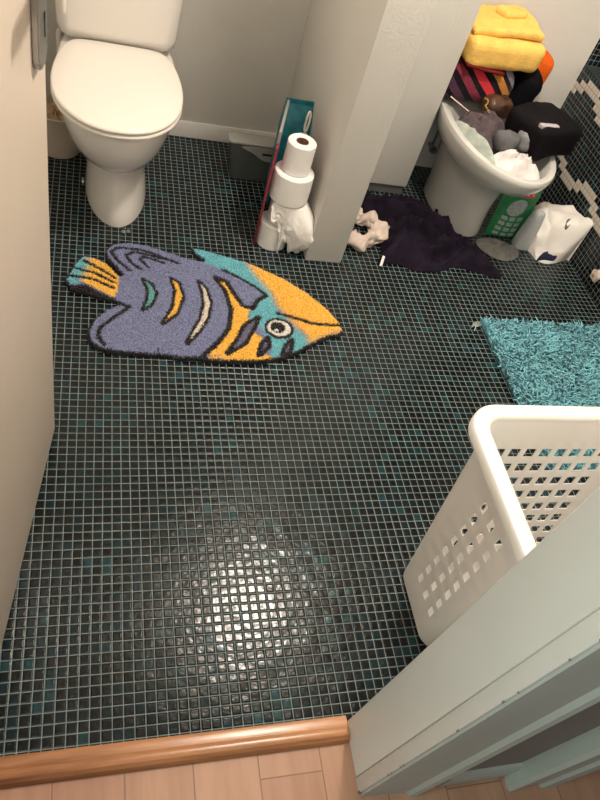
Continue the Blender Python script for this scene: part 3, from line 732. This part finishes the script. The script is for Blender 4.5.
def white_bag():
    t = thing('plastic_bag', 'crumpled white plastic carrier bag against the tiled wall', 'bag')
    # measured corner points, top skin: outline on the floor plus raised folds
    rows = [
        [(1.650, 1.640, .004), (1.692, 1.622, .004), (1.742, 1.620, .004), (1.800, 1.640, .004), (1.848, 1.662, .010)],
        [(1.640, 1.676, .030), (1.690, 1.655, .045), (1.745, 1.652, .040), (1.800, 1.650, .075), (1.850, 1.652, .165)],
        [(1.632, 1.700, .085), (1.680, 1.690, .100), (1.735, 1.690, .105), (1.790, 1.690, .130), (1.852, 1.668, .196)],
        [(1.640, 1.760, .110), (1.690, 1.760, .135), (1.740, 1.755, .140), (1.795, 1.750, .150), (1.846, 1.740, .175)],
        [(1.665, 1.820, .115), (1.700, 1.830, .135), (1.745, 1.835, .140), (1.795, 1.835, .140), (1.842, 1.815, .150)],
        [(1.680, 1.860, .060), (1.715, 1.880, .080), (1.755, 1.885, .090), (1.800, 1.890, .090), (1.840, 1.870, .090)],
        [(1.690, 1.870, .004), (1.720, 1.895, .004), (1.760, 1.905, .004), (1.805, 1.905, .004), (1.840, 1.885, .004)]]
    G = np.array(rows); K = 7
    G[:, :, 0] += np.clip((1.74-G[:, :, 0])/.1, 0, 1)*.036
    A = np.array([catmull(list(r), K, False) for r in G]); B = np.array([catmull(list(A[:, j]), K, False) for j in range(A.shape[1])]).transpose(1, 0, 2)
    bm = bmesh.new(); V = []
    for i, r in enumerate(B):
        row = []
        for j, p in enumerate(r):
            q = Vector(p); e = min(1, min(i, len(B)-1-i)/6)
            d = noise.cell(Vector((q.x*22, q.y*22, 1)))*0+noise.noise(q*19)*.012*e+(1-abs(noise.noise(q*11+Vector((4, 2, 1)))*2))*.012*e
            q.z = max(.003, q.z+d-.006*e); q.x = min(1.856, q.x+noise.noise(q*14+Vector((9, 9, 9)))*.008*e)
            row.append(bm.verts.new(q))
        V.append(row)
    for a, b in zip(V, V[1:]):
        for j in range(len(a)-1): bm.faces.new((a[j], a[j+1], b[j+1], b[j]))
    rim = [v for v in V[0]]+[r[-1] for r in V[1:]]+[v for v in V[-1][-2::-1]]+[r[0] for r in V[-2:0:-1]]
    lo = [bm.verts.new((v.co.x, v.co.y, .0015)) for v in rim]; n = len(rim)
    for i in range(n):
        if (rim[i].co-lo[i].co).length > 1e-4: bm.faces.new((rim[i], lo[i], lo[(i+1) % n], rim[(i+1) % n]))
    bm.faces.new(lo)
    b = link('bag_skin', bm, M['bagwhite'], t, 35)
    def surf(x, y):
        d = np.hypot(B[:, :, 0]-x, B[:, :, 1]-y); i, j = np.unravel_index(np.argmin(d), d.shape); return V2[i][j]
    V2 = [[Vector(p) for p in r] for r in B]
    def blot(name, mat, pts, lift=.010):
        bm = bmesh.new(); vs = []
        for x, y in [tuple(p[:2]) for p in catmull(pts, 4)]:
            vs.append(bm.verts.new((x, y, surf(x, y).z+lift)))
        lo = [bm.verts.new((v.co.x, v.co.y, v.co.z-.012)) for v in vs]
        bm.faces.new(vs); n = len(vs)
        for i in range(n): bm.faces.new((vs[i], lo[i], lo[(i+1) % n], vs[(i+1) % n]))
        bm.faces.new(lo[::-1]); return link(name, bm, M[mat], t)
    blot('handle_hole', 'darkgrey', [(1.772, 1.700), (1.780, 1.692), (1.792, 1.704), (1.794, 1.722), (1.782, 1.722)], .012)
    blot('printed_logo', 'bluelogo', [(1.685, 1.636), (1.71, 1.629), (1.75, 1.628), (1.768, 1.636), (1.74, 1.640), (1.71, 1.646)], .010)
white_bag()
def clear_bag():
    o = heap('clear_bag', M['clearbag'], [(1.612, 1.752), (1.612, 1.712), (1.64, 1.698), (1.672, 1.70), (1.682, 1.735), (1.672, 1.758), (1.64, 1.762)], .19, 0, 41, 5, .25, 9, 6, 20)
    tag(o, 'thin greyish see-through plastic bag between the green pack and the white bag', 'bag')
clear_bag()
def knob():
    t = thing('wall_hook', 'small cream knob on the mosaic wall at the right edge', 'knob', (1.860, 1.468, .085))
    bm = bmesh.new(); lp = [(.010, 0), (.010, .010), (.022, .014), (.025, .022), (.021, .030), (.010, .033)]
    loft_into(bm, [[(-z, r*(1+.12*math.sin(5*a))*math.cos(a), r*(1+.12*math.sin(5*a))*math.sin(a)) for a in [2*PI*k/30 for k in range(30)]] for r, z in lp])
    k = link('knob', bm, M['cream'], t)
    bm = bmesh.new(); loft_into(bm, [[(-z, r*math.cos(a), r*math.sin(a)) for a in [2*PI*k/16 for k in range(16)]] for r, z in ((.008, .032), (.008, .036), (.004, .038))])
    link('centre', bm, M['kraft'], t)
knob()

# ------------------------------------------------------------------ turquoise shag mat
def shag_mat():
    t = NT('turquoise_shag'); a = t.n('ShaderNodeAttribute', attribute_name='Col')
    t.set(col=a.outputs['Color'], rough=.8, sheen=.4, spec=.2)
    rnd = random.Random(7); bm = bmesh.new(); lay = bm.loops.layers.float_color.new('Col')
    X0, X1, Y0, Y1 = 1.276, 1.82, .60, 1.255
    def quad(vs, c0, c1):
        f = bm.faces.new([bm.verts.new(v) for v in vs])
        for l, c in zip(f.loops, [c0]*2+[c1]*(len(vs)-2)): l[lay] = (*c, 1)
    st = .0058
    for i in range(int((X1-X0)/st)):
        for j in range(int((Y1-Y0)/st)):
            x, y = X0+(i+rnd.random())*st, Y0+(j+rnd.random())*st
            n = noise.noise(Vector((x*14, y*14, 3)))
            dx = Vector((.010*noise.noise(Vector((x*9, y*9, 1)))+rnd.gauss(0, .008), .010*noise.noise(Vector((x*9, y*9, 8)))-.003+rnd.gauss(0, .008), 0))
            h = .018+.008*rnd.random()+.004*n; w = .0018+.0014*rnd.random(); an = rnd.random()*PI
            s = Vector((math.cos(an)*w, math.sin(an)*w, 0)); b = Vector((x, y, .006)); m = b+dx*.45+Vector((0, 0, h*.75)); e = b+dx*1.35+Vector((0, 0, h))
            k = .85+.3*rnd.random()+.12*n
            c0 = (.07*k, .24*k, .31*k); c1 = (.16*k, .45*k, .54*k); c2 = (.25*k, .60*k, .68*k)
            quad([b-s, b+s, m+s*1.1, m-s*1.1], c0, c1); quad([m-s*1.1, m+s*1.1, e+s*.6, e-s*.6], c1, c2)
    t2 = thing('bath_mat', 'turquoise shaggy bath mat on the tiles beyond the white basket', 'bath mat', (0, 0, 0))
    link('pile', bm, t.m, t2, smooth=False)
    box('backing', cloth('mat_backing', (.05, .18, .2)), X0+.004, X1-.004, Y0+.004, Y1-.004, .0005, .007, .002, t2)
    bm = bmesh.new()
    for k in range(5): tube_into(bm, [(X0+.004, Y1-.006-k*.004, .006), (X0-.012-.003*k, Y1-.008-k*.006, .006), (X0-.03-.006*(k % 3), Y1-.016-k*.009, .004)], .0016, 5)
    link('loose_thread', bm, M['palegreen'], t2)
shag_mat()

# ------------------------------------------------------------------ white laundry basket
def basket():
    t = thing('laundry_basket', 'white plastic laundry basket with square holes, empty, by the door jamb', 'basket', (.945, .225, 0))
    H = .535
    def half(z):
        k = z/H; return .235-.008*k, .108+.079*k
    def per(s, z, off=0):
        """s in metres around the rim plan, measured on the top rectangle; corners rounded"""
        hx, hy = half(z); return hx+off, hy+off
    r = .042; N = 7
    # plan: four straight sides with breakpoints at hole edges, four rounded corners
    def side(hw, holes, hwid):
        u = [-1.0]
        for c in holes: u += [c-hwid, c+hwid]
        return u+[1.0]
    colsX = [-.136+.0398*k for k in range(8)]; colsY = [-.035, .007, .049]
    plan = []   # (kind, param, side index, is start of a hole cell)
    def add_side(idx, cols, w):
        vals = [(-1, False)]
        for c in cols: vals += [(c-w, True), (c+w, False)]
        plan.extend([('s', v, idx, h) for v, h in vals]); plan.append(('s', 1, idx, False))
        for k in range(1, N): plan.append(('c', k/N, idx, False))
    add_side(0, colsX, .0125); add_side(1, colsY, .0080); add_side(2, colsX, .0125); add_side(3, colsY, .0080)
    def pos(e, z):
        kind, v, i, _ = e; hx, hy = half(z)
        L = [hx, hy, hx, hy][i]-r
        if kind == 's':
            w = v if abs(v) == 1 else None
            d = v*L if abs(v) == 1 else v
            p = [(d, -hy), (hx, d), (-d, hy), (-hx, -d)][i]
        else:
            a = [-PI/2, 0, PI/2, PI][i]+v*PI/2
            c = [(hx-r, -hy+r), (hx-r, hy-r), (-hx+r, hy-r), (-hx+r, -hy+r)][i]
            p = (c[0]+r*math.cos(a), c[1]+r*math.sin(a))
        return (p[0], p[1], z)
    # side 2 runs from +x to -x: sort its columns by running parameter
    rows = [.095+.0476*k for k in range(8)]
    zs = [(.006, False), (.03, False)]
    for z in rows: zs += [(z-.0128, True), (z+.0128, False)]
    zs += [(.47, False), (H-.012, False)]
    bm = bmesh.new()
    V = [[bm.verts.new(pos(e, z)) for e in plan] for z, _ in zs]; n = len(plan)
    for j in range(len(zs)-1):
        for k in range(n):
            if zs[j][1] and plan[k][3]: continue
            bm.faces.new((V[j][k], V[j][(k+1) % n], V[j+1][(k+1) % n], V[j+1][k]))
    # floor of the basket, with a small turned edge
    lo = [bm.verts.new((v.co.x*.975, v.co.y*.95, .001)) for v in V[0]]
    for k in range(n): bm.faces.new((lo[k], lo[(k+1) % n], V[0][(k+1) % n], V[0][k]))
    bm.faces.new(lo[::-1])
    body = link('body', bm, M['basket'], t, 35)
    s = body.modifiers.new('wall', 'SOLIDIFY'); s.thickness = .0032; s.offset = -1
    b = body.modifiers.new('soft', 'BEVEL'); b.width = .0008; b.segments = 1; b.limit_method = 'ANGLE'
    # rolled rim
    def rr(hx, hy, z, rad, M_=8):
        out = []
        for sx, sy, a0 in ((1, -1, -PI/2), (1, 1, 0), (-1, 1, PI/2), (-1, -1, PI)):
            for k in range(M_+1):
                a = a0+PI/2*k/M_; out.append((sx*(hx-rad)+rad*math.cos(a), sy*(hy-rad)+rad*math.sin(a), z))
        return out
    hx, hy = half(H); bm = bmesh.new()
    prof = [(-.0045, H-.018), (-.0045, H-.004), (-.001, H+.001), (.006, H+.0035), (.018, H+.0035), (.022, H+.001), (.024, H+.003), (.031, H+.0015), (.0345, H-.003), (.035, H-.022), (.0325, H-.023), (.032, H-.005), (.004, H-.003), (0.0005, H-.018), (-.0045, H-.018)]
    loft_into(bm, [rr(hx+d, hy+d, z, r+d) for d, z in prof], False, False)
    link('rim', bm, M['basket'], t, 40)
basket()

# ------------------------------------------------------------------ fish rug
def fish_rug():
    F = FISH
    t = NT('fish_pile'); a = t.n('ShaderNodeAttribute', attribute_name='Col')
    g = t.noise(t.obj(), 420, 2)
    t.set(col=t.mix(t.math('MULTIPLY', g, .25), a.outputs['Color'], (.02, .02, .02)), rough=.95, sheen=.25, spec=.1)
    st = .0027
    O = np.array(F['OUT'])
    x0, y0 = O.min(0)-.01; x1, y1 = O.max(0)+.01
    nx, ny = int((x1-x0)/st), int((y1-y0)/st)
    rs = np.random.RandomState(3)
    X, Y = np.meshgrid(x0+np.arange(nx)*st, y0+np.arange(ny)*st, indexing='ij')
    X = X+rs.uniform(-.3, .3, X.shape)*st; Y = Y+rs.uniform(-.3, .3, Y.shape)*st
    JX, JY = X+rs.normal(0, .0017, X.shape), Y+rs.normal(0, .0017, X.shape)     # ragged colour edges
    def inside(poly, PX, PY):
        P = np.array(poly); r = np.zeros(PX.shape, bool)
        for (ax, ay), (bx, by) in zip(P, np.roll(P, -1, 0)):
            c = ((ay > PY) != (by > PY)); 
            with np.errstate(divide='ignore', invalid='ignore'): r ^= c & (PX < (bx-ax)*(PY-ay)/(by-ay+1e-12)+ax)
        return r
    def dist(line, PX, PY, closed=False):
        P = np.array(line); d = np.full(PX.shape, 9.0); Q = list(zip(P, np.roll(P, -1, 0))) if closed else list(zip(P[:-1], P[1:]))
        for A, B in Q:
            u = B-A; L = (u**2).sum()+1e-12
            s = np.clip(((PX-A[0])*u[0]+(PY-A[1])*u[1])/L, 0, 1)
            d = np.minimum(d, np.hypot(PX-A[0]-s*u[0], PY-A[1]-s*u[1]))
        return d
    LIL = (.200, .222, .365); TEAL = (.15, .45, .52); YEL = (.86, .49, .075); BLK = (.012, .009, .010); CRM = (.72, .64, .54)
    TGRN = (.15, .42, .33)
    C = np.zeros(X.shape+(3,)); C[:] = LIL
    def paint(m, c): C[m] = c
    def soft(poly, c, blend):
        d = dist(poly, JX, JY, True); i = inside(poly, JX, JY)
        sd = np.where(i, d, -d); w = np.clip((sd+blend)/(2*blend)+rs.normal(0, .15, sd.shape), 0, 1)[..., None]; C[:] = C*(1-w)+np.array(c)*w
    # tail
    paint(inside(F['TAIL_Y'], JX, JY), YEL); soft(F['TAIL_T'], TEAL, .012); paint(inside(F['TAIL_K'], JX, JY), BLK)
    # head
    soft(F['HEAD_T'], TEAL, .006); paint(inside(F['GILL_Y'], JX, JY), YEL); paint(inside(F['JAW_Y'], JX, JY), YEL)
    soft(F['SNOUT_Y'], YEL, .013)
    for k, c in (('CRES_T', (.12, .36, .34)), ('CRES_O', YEL), ('CRES_W', CRM)):
        paint(dist(F[k], JX, JY, True) < .009, BLK); paint(inside(F[k], JX, JY) & (dist(F[k], JX, JY, True) > .002), c)
    for lf in F['LEAF']:
        paint(dist(lf, JX, JY, True) < .010, BLK); paint(inside(lf, JX, JY) & (dist(lf, JX, JY, True) > .004), (.15, .14, .22))
    for i, s in enumerate(F['STROKES']):
        w = .0085 if i in (8, 9) else (.0058 if i in (0, 1, 2, 5, 6, 7) else .0066)
        if i == 4: w = .002
        paint(dist(s, JX, JY) < w, BLK)
    for k, c in zip(F['EYE'], (BLK, (.80, .76, .70), BLK, (.8, .78, .75))): paint(inside(k, JX, JY), c)
    ins = inside(O, X, Y); dO = dist(O, X, Y, True)
    paint((dist(O, JX, JY, True) < .0105), BLK)
    tl = inside(F['TAIL_T'], X, Y)
    keep = ins & (dO > rs.uniform(0, .004, X.shape))
    black = C.sum(-1) < .06
    Z = .013+.004*np.clip(dO/.012, 0, 1)+rs.uniform(-.0028, .0028, X.shape)-.0022*black
    # strokes are carved slightly
    C = C*(.86+.28*rs.rand(*X.shape))[..., None]
    idx = -np.ones(X.shape, int); sel = np.argwhere(keep); idx[keep] = np.arange(len(sel))
    verts = np.stack([X[keep], Y[keep], Z[keep]], 1)
    faces = []
    q = np.stack([idx[:-1, :-1], idx[1:, :-1], idx[1:, 1:], idx[:-1, 1:]], -1).reshape(-1, 4)
    q = q[(q >= 0).all(1)]
    # skirt
    from collections import Counter
    ed = {}
    for f in q.tolist():
        for i in range(4):
            e = (f[i], f[(i+1) % 4]); k = (min(e), max(e)); ed[k] = None if k in ed else e
    bd = [e for e in ed.values() if e]
    ids = {}; extra = []
    for a_, b_ in bd:
        for v in (a_, b_):
            if v not in ids: ids[v] = len(verts)+len(extra); extra.append((verts[v][0], verts[v][1], .0008))
    faces = q.tolist()+[[b_, a_, ids[a_], ids[b_]] for a_, b_ in bd]
    me = bpy.data.meshes.new('fish_rug'); me.from_pydata(np.concatenate([verts, np.array(extra)]).tolist(), [], faces)
    at = me.color_attributes.new('Col', 'FLOAT_COLOR', 'POINT')
    cc = np.ones((len(verts)+len(extra), 4)); cc[:len(verts), :3] = C[keep]; cc[len(verts):, :3] = BLK
    at.data.foreach_set('color', cc.ravel().astype(np.float32))
    me.materials.append(t.m)
    o = bpy.data.objects.new('fish_rug', me); COL.objects.link(o)
    tag(o, 'fish-shaped tufted rug in lilac, yellow and teal on the mosaic floor', 'rug')
fish_rug()

# ------------------------------------------------------------------ light and camera
def light(name, kind, loc, energy, color, size=None, rot=None, **kw):
    l = bpy.data.lights.new(name, kind); l.energy = energy; l.color = color
    if kind == 'AREA':
        l.shape = kw.get('shape', 'DISK'); l.size = size
        if 'size_y' in kw: l.size_y = kw['size_y']
    elif size: l.shadow_soft_size = size
    o = bpy.data.objects.new(name, l); COL.objects.link(o); o.location = loc
    if rot: o.rotation_euler = rot
    return o
def lamp():
    t = thing('ceiling_lamp', 'round frosted ceiling lamp above the middle of the bathroom', 'lamp', (.85, 1.17, ZC))
    bm = bmesh.new(); lathe_into(bm, [(.07, -.002), (.075, -.01), (.07, -.02)], seg=32); link('base', bm, M['chrome'], t)
lamp()
light('ceiling_light', 'POINT', (.85, 1.17, 2.30), 112, (1, .895, .775), .07)
light('hall_light', 'AREA', (.05, -.55, 2.38), 5, (1, .82, .66), .25)
light('hall_daylight', 'AREA', (-1.4, -.42, 1.9), 24, (.74, .98, .93), .5, (math.radians(80), 0, math.radians(-88)))
light('hall_fill', 'AREA', (-.45, -1.25, 1.9), 5, (.90, 1, .96), .4, (math.radians(75), 0, math.radians(-18)))
w = bpy.data.worlds.new('world'); bpy.context.scene.world = w; w.use_nodes = True
w.node_tree.nodes['Background'].inputs[0].default_value = (.9, .95, 1, 1); w.node_tree.nodes['Background'].inputs[1].default_value = .18

cam = bpy.data.cameras.new('camera'); co = bpy.data.objects.new('camera', cam); COL.objects.link(co)
cam.sensor_fit = 'VERTICAL'; cam.sensor_height = 24; cam.lens = 686.4326/800*24; cam.clip_start = .01
co.rotation_mode = 'XYZ'; co.rotation_euler = [math.radians(v) for v in (39.75729, -13.92627, -9.77878)]
co.location = (-2.46064*TILE, -15.65394*TILE, 69.03019*TILE)
sc = bpy.context.scene; sc.camera = co
sc.view_settings.view_transform = 'Standard'; sc.view_settings.look = 'None'; sc.view_settings.exposure = 0
sc.cycles.use_denoising = True; sc.cycles.sample_clamp_indirect = 4; sc.cycles.max_bounces = 8
